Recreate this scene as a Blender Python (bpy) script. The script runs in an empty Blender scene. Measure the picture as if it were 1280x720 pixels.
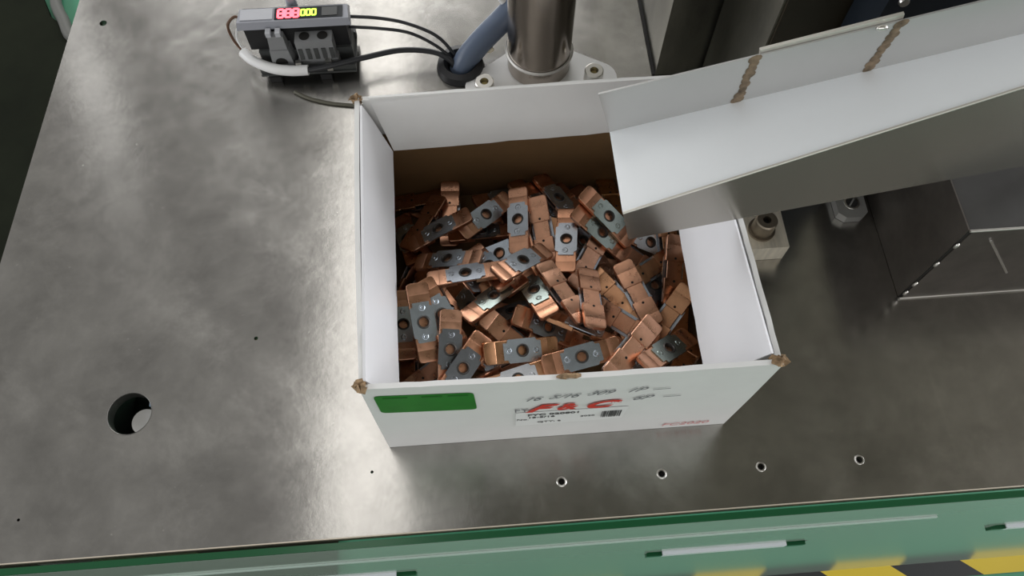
import bpy, bmesh, math, random
from mathutils import Vector, Matrix, Quaternion
C = bpy.context.scene
COL = C.collection
random.seed(5)
PI = math.pi

# ------------------------------------------------------------------ camera
cam_d = bpy.data.cameras.new('camera')
cam = bpy.data.objects.new('camera', cam_d)
COL.objects.link(cam)
cam_d.sensor_width = 36.0
cam_d.lens = 984.37 / 1280 * 36.0
cam_d.clip_start = 0.01
cam_d.clip_end = 60
R = Matrix(((0.997197, 0.065956, -0.035330), (-0.074722, 0.902312, -0.424559), (0.003876, 0.426009, 0.904711)))
cam.matrix_world = Matrix.Translation(Vector((0.093683, -0.176462, 0.690449))) @ R.to_4x4()
C.camera = cam

# ------------------------------------------------------------------ light
C.view_settings.view_transform = 'Standard'
C.view_settings.look = 'None'
C.view_settings.gamma = 1.0
C.view_settings.use_curve_mapping = False
C.view_settings.exposure = 0.9
w = bpy.data.worlds.new('hall')
C.world = w
w.use_nodes = True
bg = w.node_tree.nodes['Background']
bg.inputs[0].default_value = (1.0, 0.985, 0.95, 1)
bg.inputs[1].default_value = 0.165


def lamp(name, loc, aim, size_x, size_y, power, color=(1, 1, 1), spin=0.0):
    d = bpy.data.lights.new(name, 'AREA')
    d.shape = 'RECTANGLE'
    d.size, d.size_y = size_x, size_y
    d.energy = power
    d.color = color
    o = bpy.data.objects.new(name, d)
    COL.objects.link(o)
    o.location = loc
    q = (Vector(aim) - Vector(loc)).to_track_quat('-Z', 'Y')
    o.rotation_euler = (q.to_matrix() @ Matrix.Rotation(spin, 3, 'Z')).to_euler()
    return o


lamp('strip_lamp', (-0.37, 2.10, 2.40), (-0.37, 2.10, 0), 0.32, 4.0, 4.5, spin=-0.035, color=(1.0, 0.98, 0.95))
lamp('slant_lamp', (-1.90, 2.85, 2.40), (-1.90, 2.85, 0), 0.17, 1.6, 0.72, spin=0.414)
lamp('back_fill', (0.3, 4.5, 1.9), (0.1, 0.2, 0.1), 4.5, 1.4, 70)  # added fill light from behind, the source is invented
lamp('side_fill', (4.2, 0.2, 1.5), (0.2, 0.2, 0.1), 4.0, 1.4, 95, color=(0.95, 0.97, 1.0))  # added fill from the right to brighten the left flap
lamp('side_fill', (-4.2, 0.6, 1.5), (0.2, 0.2, 0.1), 4.0, 1.4, 58, color=(0.95, 0.97, 1.0))  # added fill from the left to brighten the right flap
lamp('front_fill', (0.3, -4.2, 1.4), (0.2, 0.2, 0.1), 5.0, 1.4, 29)  # added fill from the camera side to brighten the box front


# ------------------------------------------------------------------ material helpers
def mat(name, color, rough=0.5, metal=0.0, var=0.0, scale=8.0, bump=0.0, bscale=60.0, rvar=0.0, stretch=(1, 1, 1),
        spec=0.5, coat=0.0, rand=None, trans=0.0, alpha=1.0, ior=1.45):
    m = bpy.data.materials.new(name)
    m.use_nodes = True
    nt = m.node_tree
    b = nt.nodes['Principled BSDF']
    b.inputs['Base Color'].default_value = (*color, 1)
    b.inputs['Roughness'].default_value = rough
    b.inputs['Metallic'].default_value = metal
    b.inputs['Specular IOR Level'].default_value = spec
    b.inputs['Coat Weight'].default_value = coat
    b.inputs['Transmission Weight'].default_value = trans
    b.inputs['Alpha'].default_value = alpha
    b.inputs['IOR'].default_value = ior
    tc = nt.nodes.new('ShaderNodeTexCoord')
    mp = nt.nodes.new('ShaderNodeMapping')
    mp.inputs['Scale'].default_value = stretch
    nt.links.new(tc.outputs['Object'], mp.inputs[0])
    if var or rvar:
        n = nt.nodes.new('ShaderNodeTexNoise')
        n.inputs['Scale'].default_value = scale
        n.inputs['Detail'].default_value = 6
        n.inputs['Roughness'].default_value = 0.62
        nt.links.new(mp.outputs[0], n.inputs['Vector'])
    src = None
    if var:
        r = nt.nodes.new('ShaderNodeMapRange')
        r.inputs['From Min'].default_value = 0.3
        r.inputs['From Max'].default_value = 0.7
        r.inputs['To Min'].default_value = 1 - var
        r.inputs['To Max'].default_value = 1 + var
        nt.links.new(n.outputs['Fac'], r.inputs['Value'])
        mx = nt.nodes.new('ShaderNodeMix')
        mx.data_type = 'RGBA'
        mx.blend_type = 'MULTIPLY'
        mx.inputs[0].default_value = 1
        mx.inputs[6].default_value = (*color, 1)
        nt.links.new(r.outputs[0], mx.inputs[7])
        src = mx.outputs[2]
        nt.links.new(src, b.inputs['Base Color'])
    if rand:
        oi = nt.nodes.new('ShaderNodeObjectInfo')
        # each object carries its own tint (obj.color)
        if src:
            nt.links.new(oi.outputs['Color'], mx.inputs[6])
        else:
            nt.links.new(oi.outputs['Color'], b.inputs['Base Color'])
    if rvar:
        r2 = nt.nodes.new('ShaderNodeMapRange')
        r2.inputs['From Min'].default_value = 0.3
        r2.inputs['From Max'].default_value = 0.7
        r2.inputs['To Min'].default_value = max(0.02, rough - rvar)
        r2.inputs['To Max'].default_value = rough + rvar
        nt.links.new(n.outputs['Fac'], r2.inputs['Value'])
        nt.links.new(r2.outputs[0], b.inputs['Roughness'])
    if bump:
        n2 = nt.nodes.new('ShaderNodeTexNoise')
        n2.inputs['Scale'].default_value = bscale
        n2.inputs['Detail'].default_value = 3
        nt.links.new(mp.outputs[0], n2.inputs['Vector'])
        bp = nt.nodes.new('ShaderNodeBump')
        bp.inputs['Strength'].default_value = bump
        bp.inputs['Distance'].default_value = 0.002
        nt.links.new(n2.outputs['Fac'], bp.inputs['Height'])
        nt.links.new(bp.outputs[0], b.inputs['Normal'])
    return m


def emit(name, color, power):
    m = bpy.data.materials.new(name)
    m.use_nodes = True
    b = m.node_tree.nodes['Principled BSDF']
    b.inputs['Base Color'].default_value = (*color, 1)
    b.inputs['Emission Color'].default_value = (*color, 1)
    b.inputs['Emission Strength'].default_value = power
    return m


M = {}
M['floor'] = mat('floor_epoxy', (0.06, 0.22, 0.13), 0.3, var=0.1, scale=3)
# worktop: brushed sheet, cloudy scuffing, pale smears, fine specks and drag marks
M['steel'] = st = mat('worktop_steel', (0.43, 0.415, 0.39), 0.23, 1.0)
nt = st.node_tree
pb = nt.nodes['Principled BSDF']
pb.inputs['Anisotropic'].default_value = 0.78
tg = nt.nodes.new('ShaderNodeTangent')
tg.direction_type = 'UV_MAP'
nt.links.new(tg.outputs[0], pb.inputs['Tangent'])
tco = nt.nodes.new('ShaderNodeTexCoord')


def noise(scale, detail, rough, dist=0.0, stretch=None):
    n = nt.nodes.new('ShaderNodeTexNoise')
    n.inputs['Scale'].default_value = scale
    n.inputs['Detail'].default_value = detail
    n.inputs['Roughness'].default_value = rough
    n.inputs['Distortion'].default_value = dist
    if stretch:
        mp = nt.nodes.new('ShaderNodeMapping')
        mp.inputs['Scale'].default_value = stretch
        mp.inputs['Rotation'].default_value = (0, 0, 0.3)
        nt.links.new(tco.outputs['Object'], mp.inputs[0])
        nt.links.new(mp.outputs[0], n.inputs['Vector'])
    else:
        nt.links.new(tco.outputs['Object'], n.inputs['Vector'])
    return n.outputs['Fac']


def rng(v, a, b, c_, d):
    r = nt.nodes.new('ShaderNodeMapRange')
    for k, x in zip(('From Min', 'From Max', 'To Min', 'To Max'), (a, b, c_, d)):
        r.inputs[k].default_value = x
    nt.links.new(v, r.inputs['Value'])
    return r.outputs[0]


def mth(op, a, b):
    n = nt.nodes.new('ShaderNodeMath')
    n.operation = op
    for i, v in enumerate((a, b)):
        if isinstance(v, (int, float)):
            n.inputs[i].default_value = v
        else:
            nt.links.new(v, n.inputs[i])
    return n.outputs[0]


cloud = rng(noise(11, 6, .62, .3), .32, .68, .80, 1.20)
fine = rng(noise(38, 6, .65, .3), .3, .7, .92, 1.08)
smear = rng(noise(13, 7, .72, .35), .52, .72, 0, .36)
speck = rng(noise(170, 2, .5), .74, .80, 0, .5)
drag = rng(noise(30, 3, .6, .2, (1.0, .07, 1)), .70, .78, 0, .25)
k = mth('MULTIPLY', cloud, fine)
k = mth('ADD', k, mth('ADD', mth('MULTIPLY', smear, .5), mth('ADD', speck, mth('MULTIPLY', drag, .5))))
mx_ = nt.nodes.new('ShaderNodeMix')
mx_.data_type = 'RGBA'
mx_.blend_type = 'MULTIPLY'
mx_.inputs[0].default_value = 1
mx_.inputs[6].default_value = (0.43, 0.418, 0.395, 1)
nt.links.new(k, mx_.inputs[7])
nt.links.new(mx_.outputs[2], pb.inputs['Base Color'])
rr_ = mth('ADD', rng(cloud, .80, 1.20, .19, .225), mth('MULTIPLY', smear, .15))
nt.links.new(rr_, pb.inputs['Roughness'])
bp_ = nt.nodes.new('ShaderNodeBump')
bp_.inputs['Strength'].default_value = 0.02
bp_.inputs['Distance'].default_value = 0.002
nt.links.new(noise(150, 3, .6), bp_.inputs['Height'])
nt.links.new(bp_.outputs[0], pb.inputs['Normal'])
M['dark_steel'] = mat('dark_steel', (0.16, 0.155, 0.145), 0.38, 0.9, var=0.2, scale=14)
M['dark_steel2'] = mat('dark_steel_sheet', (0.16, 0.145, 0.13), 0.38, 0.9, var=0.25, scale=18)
M['mottled_steel'] = mat('mottled_steel', (0.15, 0.147, 0.122), 0.30, 0.9, var=0.45, scale=14, stretch=(1, 1, .4))
M['bright_steel'] = mat('bright_steel', (0.72, 0.70, 0.66), 0.28, 1.0)
M['bright_grey'] = mat('bright_grey', (0.55, 0.55, 0.53), 0.4, 0.8)
M['white_steel'] = mat('pale_flange', (0.80, 0.80, 0.79), 0.42, 0.2)
M['brushed'] = mat('brushed_block', (0.78, 0.72, 0.60), 0.32, 0.6, var=0.15, scale=30, stretch=(8, 1, 1))
M['brown_steel'] = mat('brown_screw', (0.26, 0.22, 0.17), 0.35, 0.9)
M['brass'] = mat('brass_socket', (0.35, 0.28, 0.12), 0.4, 0.8)
M['post'] = mat('post_steel', (0.42, 0.37, 0.33), 0.20, 1.0, var=0.08, scale=10, stretch=(1, 1, .1))
M['ring'] = mat('ring_grey', (0.62, 0.60, 0.57), 0.4, 0.6)
M['black'] = mat('black_void', (0.012, 0.011, 0.010), 0.7)
M['black_rubber'] = mat('black_rubber', (0.016, 0.016, 0.018), 0.45)
M['black_cable'] = mat('black_cable', (0.022, 0.023, 0.026), 0.4)
M['olive'] = mat('olive_cable', (0.10, 0.095, 0.07), 0.5)
M['hose'] = mat('slate_hose', (0.10, 0.13, 0.19), 0.38)
M['white_plastic'] = mat('white_plastic', (0.78, 0.78, 0.77), 0.42)
M['cream'] = mat('cream_plastic', (0.74, 0.68, 0.52), 0.5)
M['pale_blue'] = mat('pale_blue', (0.45, 0.58, 0.75), 0.35)
M['brown_wire'] = mat('brown_wire', (0.10, 0.045, 0.02), 0.45)
M['black_case'] = mat('black_case', (0.012, 0.012, 0.013), 0.5)
M['black_gloss'] = mat('black_gloss', (0.02, 0.024, 0.028), 0.12)
M['grey_case'] = mat('grey_case', (0.33, 0.34, 0.38), 0.35)
M['pale_case'] = mat('pale_case', (0.48, 0.49, 0.52), 0.38)
M['grey_plastic'] = mat('grey_plastic', (0.24, 0.245, 0.25), 0.45)
M['dark_grey'] = mat('dark_grey', (0.06, 0.063, 0.062), 0.45)
M['led_red'] = emit('red_digits', (1.0, 0.06, 0.08), 3.0)
M['led_green'] = emit('green_digits', (0.45, 0.95, 0.05), 1.6)
M['brown_machine'] = mat('brown_machine', (0.022, 0.017, 0.009), 0.5, var=0.2, scale=10)
M['navy'] = mat('navy_paint', (0.005, 0.009, 0.015), 0.5)
M['rubber'] = mat('mat_rubber', (0.009, 0.011, 0.006), 0.8, var=0.25, scale=6, spec=0.1)
M['grey_rubber'] = mat('mat_border', (0.11, 0.11, 0.10), 0.6)
M['green_glass'] = mat('green_glass', (0.37, 0.445, 0.385), 0.10, spec=0.6)
M['glass_edge'] = mat('glass_edge', (0.010, 0.075, 0.028), 0.2)
M['pale_strip'] = mat('pale_strip', (0.55, 0.66, 0.60), 0.3)
M['slot_reflection'] = mat('slot_reflection', (0.86, 0.88, 0.92), 0.25)
M['white_card'] = mat('white_card', (0.70, 0.70, 0.685), 0.6, var=0.03, scale=20, bump=0.05, bscale=90)
M['white_card2'] = mat('white_card_flap', (0.74, 0.74, 0.76), 0.45, var=0.02, scale=20, bump=0.05, bscale=60)
M['kraft'] = mat('kraft', (0.15, 0.085, 0.034), 0.8, var=0.08, scale=30)
M['kraft_light'] = mat('kraft_torn', (0.27, 0.18, 0.10), 0.85, var=0.5, scale=220)
M['green_label'] = mat('green_label', (0.008, 0.17, 0.008), 0.4, var=0.15, scale=40)
M['green_print'] = mat('green_print', (0.012, 0.12, 0.012), 0.5)
M['label_paper'] = mat('label_paper', (0.76, 0.76, 0.75), 0.5)
M['red_ink'] = mat('red_ink', (0.60, 0.035, 0.020), 0.5)
M['pink_ink'] = mat('pink_ink', (0.60, 0.25, 0.25), 0.5)
M['pen'] = mat('pen', (0.16, 0.16, 0.17), 0.5)
M['ink'] = mat('ink', (0.07, 0.07, 0.07), 0.5)
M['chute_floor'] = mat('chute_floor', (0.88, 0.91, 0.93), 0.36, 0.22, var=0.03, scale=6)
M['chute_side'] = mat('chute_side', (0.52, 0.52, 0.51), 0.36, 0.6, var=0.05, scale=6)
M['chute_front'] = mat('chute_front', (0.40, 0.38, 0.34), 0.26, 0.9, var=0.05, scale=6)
M['chute_lip'] = mat('chute_lip', (0.70, 0.68, 0.62), 0.35, 0.7)
M['weld'] = mat('weld_brown', (0.17, 0.125, 0.08), 0.6, 0.2, var=0.6, scale=160)
M['copper'] = mat('copper', (0.68, 0.35, 0.22), 0.30, 1.0, var=0.14, scale=90, rvar=0.07, bump=0.08, bscale=110, rand=True)
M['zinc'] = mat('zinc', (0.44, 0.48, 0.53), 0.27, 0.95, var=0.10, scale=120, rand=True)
M['hole_shade_zinc'] = mat('hole_shade_zinc', (0.10, 0.095, 0.09), 0.45, 0.8)  # zinc darkened to paint the shade inside the threaded hole
# diagonal yellow and black bands
M['hazard'] = hz = mat('hazard', (0.6, 0.45, 0.03), 0.5)
nt = hz.node_tree
tcn = nt.nodes.new('ShaderNodeTexCoord')
sx_ = nt.nodes.new('ShaderNodeSeparateXYZ')
nt.links.new(tcn.outputs['Object'], sx_.inputs[0])
ad = nt.nodes.new('ShaderNodeMath'); ad.operation = 'MULTIPLY_ADD'
nt.links.new(sx_.outputs['Y'], ad.inputs[0]); ad.inputs[1].default_value = 1.3
nt.links.new(sx_.outputs['X'], ad.inputs[2])
md = nt.nodes.new('ShaderNodeMath'); md.operation = 'PINGPONG'
ad2 = nt.nodes.new('ShaderNodeMath'); ad2.operation = 'ADD'; ad2.inputs[1].default_value = 0.016
nt.links.new(ad.outputs[0], ad2.inputs[0])
nt.links.new(ad2.outputs[0], md.inputs[0]); md.inputs[1].default_value = 0.128
gt = nt.nodes.new('ShaderNodeMath'); gt.operation = 'GREATER_THAN'
nt.links.new(md.outputs[0], gt.inputs[0]); gt.inputs[1].default_value = 0.064
mxh = nt.nodes.new('ShaderNodeMix'); mxh.data_type = 'RGBA'
nt.links.new(gt.outputs[0], mxh.inputs[0])
mxh.inputs[6].default_value = (0.012, 0.012, 0.012, 1)
mxh.inputs[7].default_value = (0.50, 0.36, 0.02, 1)
nt.links.new(mxh.outputs[2], nt.nodes['Principled BSDF'].inputs['Base Color'])

M['dark_deck'] = mat('dark_deck', (0.15, 0.125, 0.10), 0.7)

M['edge_highlight'] = mat('edge_highlight', (0.62, 0.55, 0.45), 0.4, 0.4)  # highlight of the worktop's front bevel, put into a pale strip
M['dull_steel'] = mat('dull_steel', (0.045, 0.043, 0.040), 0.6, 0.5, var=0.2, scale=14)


# ------------------------------------------------------------------ mesh helpers
def thing(name, label, cat, loc=(0, 0, 0), group=None):
    o = bpy.data.objects.new(name, None)
    COL.objects.link(o)
    o.empty_display_size = 0.01
    o.location = loc
    o['label'] = label
    o['category'] = cat
    if group:
        o['group'] = group
    return o


def link(name, me, m=None, parent=None):
    o = bpy.data.objects.new(name, me)
    COL.objects.link(o)
    if m is not None and not me.materials:
        me.materials.append(m)
    if parent is not None:
        o.parent = parent
        # children are modelled in world space: cancel the parent's offset
        p = parent
        off = Vector((0, 0, 0))
        while p is not None:
            off += p.location
            p = p.parent
        o.location = -off
    return o


def tag(o, label, cat, group=None):
    o['label'] = label
    o['category'] = cat
    if group:
        o['group'] = group
    return o


def done(name, bm, m, parent=None, smooth=None, bevel=0.0):
    if bevel:
        es = [e for e in bm.edges if len(e.link_faces) == 2 and e.calc_face_angle(0) > 0.6]
        bmesh.ops.bevel(bm, geom=es, offset=bevel, segments=2, profile=0.5, affect='EDGES')
    bmesh.ops.recalc_face_normals(bm, faces=bm.faces)
    me = bpy.data.meshes.new(name)
    bm.to_mesh(me)
    bm.free()
    if smooth:
        for p in me.polygons:
            p.use_smooth = True
        me.set_sharp_from_angle(angle=smooth)
    return link(name, me, m, parent)


def quad_slab(bm, lo, hi):
    """lo, hi: matching rings of 4 points -> closed solid"""
    a = [bm.verts.new(p) for p in lo]
    b = [bm.verts.new(p) for p in hi]
    n = len(a)
    bm.faces.new(a[::-1])
    bm.faces.new(b)
    for i in range(n):
        bm.faces.new((a[i], a[(i + 1) % n], b[(i + 1) % n], b[i]))


def box(bm, x0, x1, y0, y1, z0, z1):
    quad_slab(bm, [(x0, y0, z0), (x1, y0, z0), (x1, y1, z0), (x0, y1, z0)],
              [(x0, y0, z1), (x1, y0, z1), (x1, y1, z1), (x0, y1, z1)])


def prism(bm, pts, z0, z1):
    quad_slab(bm, [(x, y, z0) for x, y in pts], [(x, y, z1) for x, y in pts])


def cyl(bm, c, r0, r1, z0, z1, n=32, cap=True):
    a = [bm.verts.new((c[0] + r0 * math.cos(2 * PI * i / n), c[1] + r0 * math.sin(2 * PI * i / n), z0)) for i in range(n)]
    b = [bm.verts.new((c[0] + r1 * math.cos(2 * PI * i / n), c[1] + r1 * math.sin(2 * PI * i / n), z1)) for i in range(n)]
    for i in range(n):
        bm.faces.new((a[i], a[(i + 1) % n], b[(i + 1) % n], b[i]))
    if cap:
        bm.faces.new(a[::-1])
        bm.faces.new(b)


def lathe(bm, c, prof, n=32):
    """prof: list of (radius, z), closed loop revolved about the vertical through c"""
    rings = []
    for r, z in prof:
        rings.append([bm.verts.new((c[0] + r * math.cos(2 * PI * i / n), c[1] + r * math.sin(2 * PI * i / n), z)) for i in range(n)])
    m_ = len(rings)
    for k in range(m_):
        A, B = rings[k], rings[(k + 1) % m_]
        for i in range(n):
            bm.faces.new((A[i], A[(i + 1) % n], B[(i + 1) % n], B[i]))


def spline(pts, k=8):
    P = [Vector(p) for p in pts]
    P = [P[0] * 2 - P[1]] + P + [P[-1] * 2 - P[-2]]
    out = []
    for i in range(1, len(P) - 2):
        for s in range(k):
            t = s / k
            a, b, c_, d = P[i - 1], P[i], P[i + 1], P[i + 2]
            out.append(0.5 * ((2 * b) + (c_ - a) * t + (2 * a - 5 * b + 4 * c_ - d) * t * t + (3 * b - a - 3 * c_ + d) * t ** 3))
    out.append(P[-2])
    return out


def tube(bm, pts, r, n=12, k=8):
    P = spline(pts, k) if k else [Vector(p) for p in pts]
    rr = r if isinstance(r, (list, tuple)) else [r] * len(P)
    if len(rr) != len(P):
        rr = [rr[0] + (rr[-1] - rr[0]) * i / (len(P) - 1) for i in range(len(P))]
    up = Vector((0.02, 0.03, 1))
    prev = None
    for i, p in enumerate(P):
        d = (P[min(i + 1, len(P) - 1)] - P[max(i - 1, 0)]).normalized()
        s = d.cross(up)
        if s.length < 1e-3:
            s = d.cross(Vector((1, 0, 0)))
        s.normalize()
        t = s.cross(d)
        ring = [bm.verts.new(p + (s * math.cos(2 * PI * j / n) + t * math.sin(2 * PI * j / n)) * rr[i]) for j in range(n)]
        if prev:
            for j in range(n):
                bm.faces.new((prev[j], prev[(j + 1) % n], ring[(j + 1) % n], ring[j]))
        else:
            bm.faces.new(ring[::-1])
        prev = ring
    bm.faces.new(prev)


def plate_with_holes(outline, holes, z0, z1):
    """flat plate with real round holes: outline [(x,y)], holes [(x,y,r,n)]"""
    bm = bmesh.new()
    loops = [[(x, y) for x, y in outline]]
    for hx, hy, r, n in holes:
        loops.append([(hx + r * math.cos(2 * PI * i / n), hy + r * math.sin(2 * PI * i / n)) for i in range(n)])
    edges = []
    top = []
    for lp in loops:
        vs = [bm.verts.new((x, y, z1)) for x, y in lp]
        top.append(vs)
        for i in range(len(vs)):
            edges.append(bm.edges.new((vs[i], vs[(i + 1) % len(vs)])))
    bmesh.ops.triangle_fill(bm, use_beauty=True, use_dissolve=False, edges=edges)
    # drop triangles that fill a hole
    kill = []
    for f in bm.faces:
        c_ = f.calc_center_median()
        for hx, hy, r, n in holes:
            if (c_.x - hx) ** 2 + (c_.y - hy) ** 2 < (r * 0.97) ** 2 and all((v.co.x - hx) ** 2 + (v.co.y - hy) ** 2 < (r * 1.01) ** 2 for v in f.verts):
                kill.append(f)
                break
    bmesh.ops.delete(bm, geom=kill, context='FACES_ONLY')
    for f in bm.faces:
        if f.normal.z < 0:
            f.normal_flip()
    faces = list(bm.faces)
    mapping = {}
    for vs in top:
        for v in vs:
            mapping[v] = bm.verts.new((v.co.x, v.co.y, z0))
    for f in faces:
        bm.faces.new([mapping[v] for v in reversed(f.verts)])
    for vs in top:
        for i in range(len(vs)):
            a, b = vs[i], vs[(i + 1) % len(vs)]
            bm.faces.new((a, b, mapping[b], mapping[a]))
    return bm


def text(name, body, loc, size, m, parent, shear=0.0, bold=0.0, sx=1.0, spin=0.0, rot=(PI / 2, 0, 0)):
    cu = bpy.data.curves.new(name, 'FONT')
    cu.body = body
    cu.size = size
    cu.shear = shear
    cu.offset = bold
    cu.extrude = 0.00008
    cu.align_x = 'CENTER'
    cu.align_y = 'CENTER'
    cu.resolution_u = 3
    tmp = bpy.data.objects.new('lettering', cu)
    me = bpy.data.meshes.new_from_object(tmp)
    bpy.data.objects.remove(tmp)
    bpy.data.curves.remove(cu)
    me.name = name
    me.materials.clear()
    me.materials.append(m)
    o = bpy.data.objects.new(name, me)
    COL.objects.link(o)
    o.parent = parent
    o.location = Vector(loc) - parent.location
    o.rotation_euler = (Matrix.Rotation(rot[0], 3, 'X') @ Matrix.Rotation(spin, 3, 'Z')).to_euler()
    o.scale = (sx, 1, 1)
    return o

# ------------------------------------------------------------------ large structure
bm = bmesh.new()
box(bm, -4, 4, -3, 4.5, -0.86, -0.80)
floor = done('floor', bm, M['floor'])
floor['kind'] = 'structure'

# added unseen deck on the right, darkens what the worktop reflects
bm = bmesh.new()
box(bm, 0.0, 3.2, -1.2, 3.0, 2.6, 2.7)
deck = done('reflection_deck', bm, M['dark_deck'])
deck['kind'] = 'structure'

# table top, a steel plate with real holes
screws = [(0.1497, -0.0410), (0.2375, -0.0408), (0.3253, -0.0410), (0.4130, -0.0414)]
holes = [(-0.2318, 0.0481, 0.0195, 40), (-0.3225, 0.517, 0.0042, 16), (-0.3136, -0.039, 0.0013, 10),
         (-0.1231, 0.1129, 0.0019, 14), (-0.0144, -0.0205, 0.0014, 10), (0.0840, 0.4225, 0.0200, 32)]
holes += [(x, y, 0.0030, 16) for x, y in screws]
table = thing('steel_worktop', 'large scuffed stainless steel worktop that carries the box and the device', 'worktop', (0, 0, 0))
bm = plate_with_holes([(-0.397, -0.0737), (1.35, -0.0737), (1.35, 1.25), (-0.300, 1.25), (-0.355, 0.555)], holes, -0.012, 0.0)
top = done('top_plate', bm, M['steel'], table)
uv = top.data.uv_layers.new(name='UVMap')
for l in top.data.loops:
    v = top.data.vertices[l.vertex_index].co
    uv.data[l.index].uv = (v.y, v.x)
for x, y in screws:
    bm = bmesh.new()
    lathe(bm, (x, y), [(0.0029, -0.010), (0.0029, 0.0002), (0.0040, 0.0004), (0.0044, 0.0001), (0.0044, -0.010)], 20)
    done('threaded_insert', bm, M['bright_steel'], table, smooth=0.6)
    bm = bmesh.new()
    cyl(bm, (x, y), 0.0028, 0.0028, -0.011, -0.006, 16)
    done('hole_bottom', bm, M['black'], table)
bm = bmesh.new()
lathe(bm, (-0.2318, 0.0481), [(0.0192, -0.012), (0.0192, 0.0000), (0.0195, 0.0002), (0.0200, 0.0001), (0.0200, -0.012)], 40)
done('hole_rim', bm, M['dark_steel'], table, smooth=0.6)
bm = bmesh.new()
box(bm, -0.37, 1.3, -0.060, -0.020, -0.075, -0.0121)
done('front_rail', bm, M['dark_steel'], table)
for lx, ly in ((-0.33, -0.05), (1.25, -0.05), (-0.25, 1.15), (1.25, 1.15)):
    bm = bmesh.new()
    if ly < 0:
        box(bm, lx - .025, lx + .025, ly - .010, ly + .030, -0.7984, -0.0751)
    else:
        box(bm, lx - .025, lx + .025, ly - .025, ly + .025, -0.80, -0.0121)
    done('leg', bm, M['dark_steel'], table)
bm = bmesh.new()
box(bm, -0.397, 1.35, -0.0747, -0.0738, -0.0118, 0.0004)
done('front_highlight', bm, M['edge_highlight'], table)['label'] = 'thin pale strip painting the bevel highlight'
# fitting seen down the big hole
peg = thing('white_plug', 'white plastic plug visible down the big round hole in the worktop', 'plug', (-0.225, 0.047, -0.06))
bm = bmesh.new()
cyl(bm, (-0.2235, 0.0440), 0.0130, 0.0118, -0.06, -0.014, 24)
done('plug_body', bm, M['white_plastic'], peg, smooth=0.6)
bm = bmesh.new()
box(bm, -0.221, -0.2145, 0.0580, 0.0640, -0.06, -0.013)
done('blue_tab', bm, M['pale_blue'], peg)['label'] = 'pale blue tab'
bm = bmesh.new()
box(bm, -0.262, -0.200, 0.015, 0.085, -0.066, -0.0601)
done('mounting_plate', bm, M['black'], peg)
bm = bmesh.new()
box(bm, -0.262, -0.256, 0.015, 0.085, -0.0600, -0.0121)
done('hanger', bm, M['black'], peg)

# front panel of green tinted glass
panel = thing('green_glass_panel', 'upright green tinted glass panel along the front edge of the worktop', 'panel', (0.3, -0.080, -0.70))
PX0, PX1 = -0.42, 1.30
slots = [(-0.178, 0.0), (0.252, 0.4303), (0.640, 0.86)]
SZ0, SZ1 = -0.229, -0.206
xs = [PX0]
for a, b in slots:
    xs += [a, b]
xs.append(PX1)
bm = bmesh.new()
Y0, Y1 = -0.0835, -0.0775
grid = {}
zs = [-0.70, SZ0, SZ1, -0.0035]


def gv(i, j, y):
    k = (i, j, y)
    if k not in grid:
        grid[k] = bm.verts.new((xs[i], y, zs[j]))
    return grid[k]


for j in range(3):
    for i in range(len(xs) - 1):
        if j == 1 and i % 2 == 1:
            # the cut-out: walls through the glass
            a, b = (i, 1), (i + 1, 1)
            c_, d = (i + 1, 2), (i, 2)
            ring = [a, b, c_, d]
            for q in range(4):
                p, r = ring[q], ring[(q + 1) % 4]
                bm.faces.new((gv(*p, Y0), gv(*p, Y1), gv(*r, Y1), gv(*r, Y0)))
            continue
        bm.faces.new((gv(i, j, Y0), gv(i + 1, j, Y0), gv(i + 1, j + 1, Y0), gv(i, j + 1, Y0)))
        bm.faces.new((gv(i, j, Y1), gv(i, j + 1, Y1), gv(i + 1, j + 1, Y1), gv(i + 1, j, Y1)))
for i in range(len(xs) - 1):
    bm.faces.new((gv(i, 3, Y0), gv(i + 1, 3, Y0), gv(i + 1, 3, Y1), gv(i, 3, Y1)))
    bm.faces.new((gv(i, 0, Y0), gv(i, 0, Y1), gv(i + 1, 0, Y1), gv(i + 1, 0, Y0)))
for i in (0, len(xs) - 1):
    for j in range(3):
        bm.faces.new((gv(i, j, Y0), gv(i, j + 1, Y0), gv(i, j + 1, Y1), gv(i, j, Y1)))
done('glass_sheet', bm, M['green_glass'], panel)
bm = bmesh.new()
box(bm, PX0, PX1, Y0 + .0002, Y1 - .0002, -0.0034, -0.0004)
done('top_edge', bm, M['glass_edge'], panel)['label'] = 'dark green polished edge'
bm = bmesh.new()
box(bm, PX0 + .10, 0.512, Y0 - .0016, Y0 - .0001, -0.088, -0.083)
done('joint_strip', bm, M['pale_strip'], panel)['label'] = 'thin pale strip'
for a, b in slots:
    bm = bmesh.new()
    box(bm, a + 0.018, b - 0.022, Y0 - .003, Y1 - .001, SZ0 + .0005, SZ1 - .010)
    done('reflection_bar', bm, M['slot_reflection'], panel)['label'] = 'white bar for the lamp reflection on the slot edge'  # bar imitates lamp light reflected by the slot's polished edge
    for x0, x1 in ((a + .0003, a + 0.0178), (b - 0.0218, b - .0003)):
        bm = bmesh.new()
        box(bm, x0, x1, Y0 - .003, Y1 - .001, SZ0 + .0005, SZ1 - .012)
        done('end_block', bm, M['glass_edge'], panel)['label'] = 'dark green end block'

# hazard tape on the floor
bm = bmesh.new()
box(bm, -1.5, 2.5, -0.104, 0.02, -0.7995, -0.7985)
tape = done('hazard_tape', bm, M['hazard'])
tag(tape, 'yellow and black striped hazard tape on the green floor', 'tape')
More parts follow.
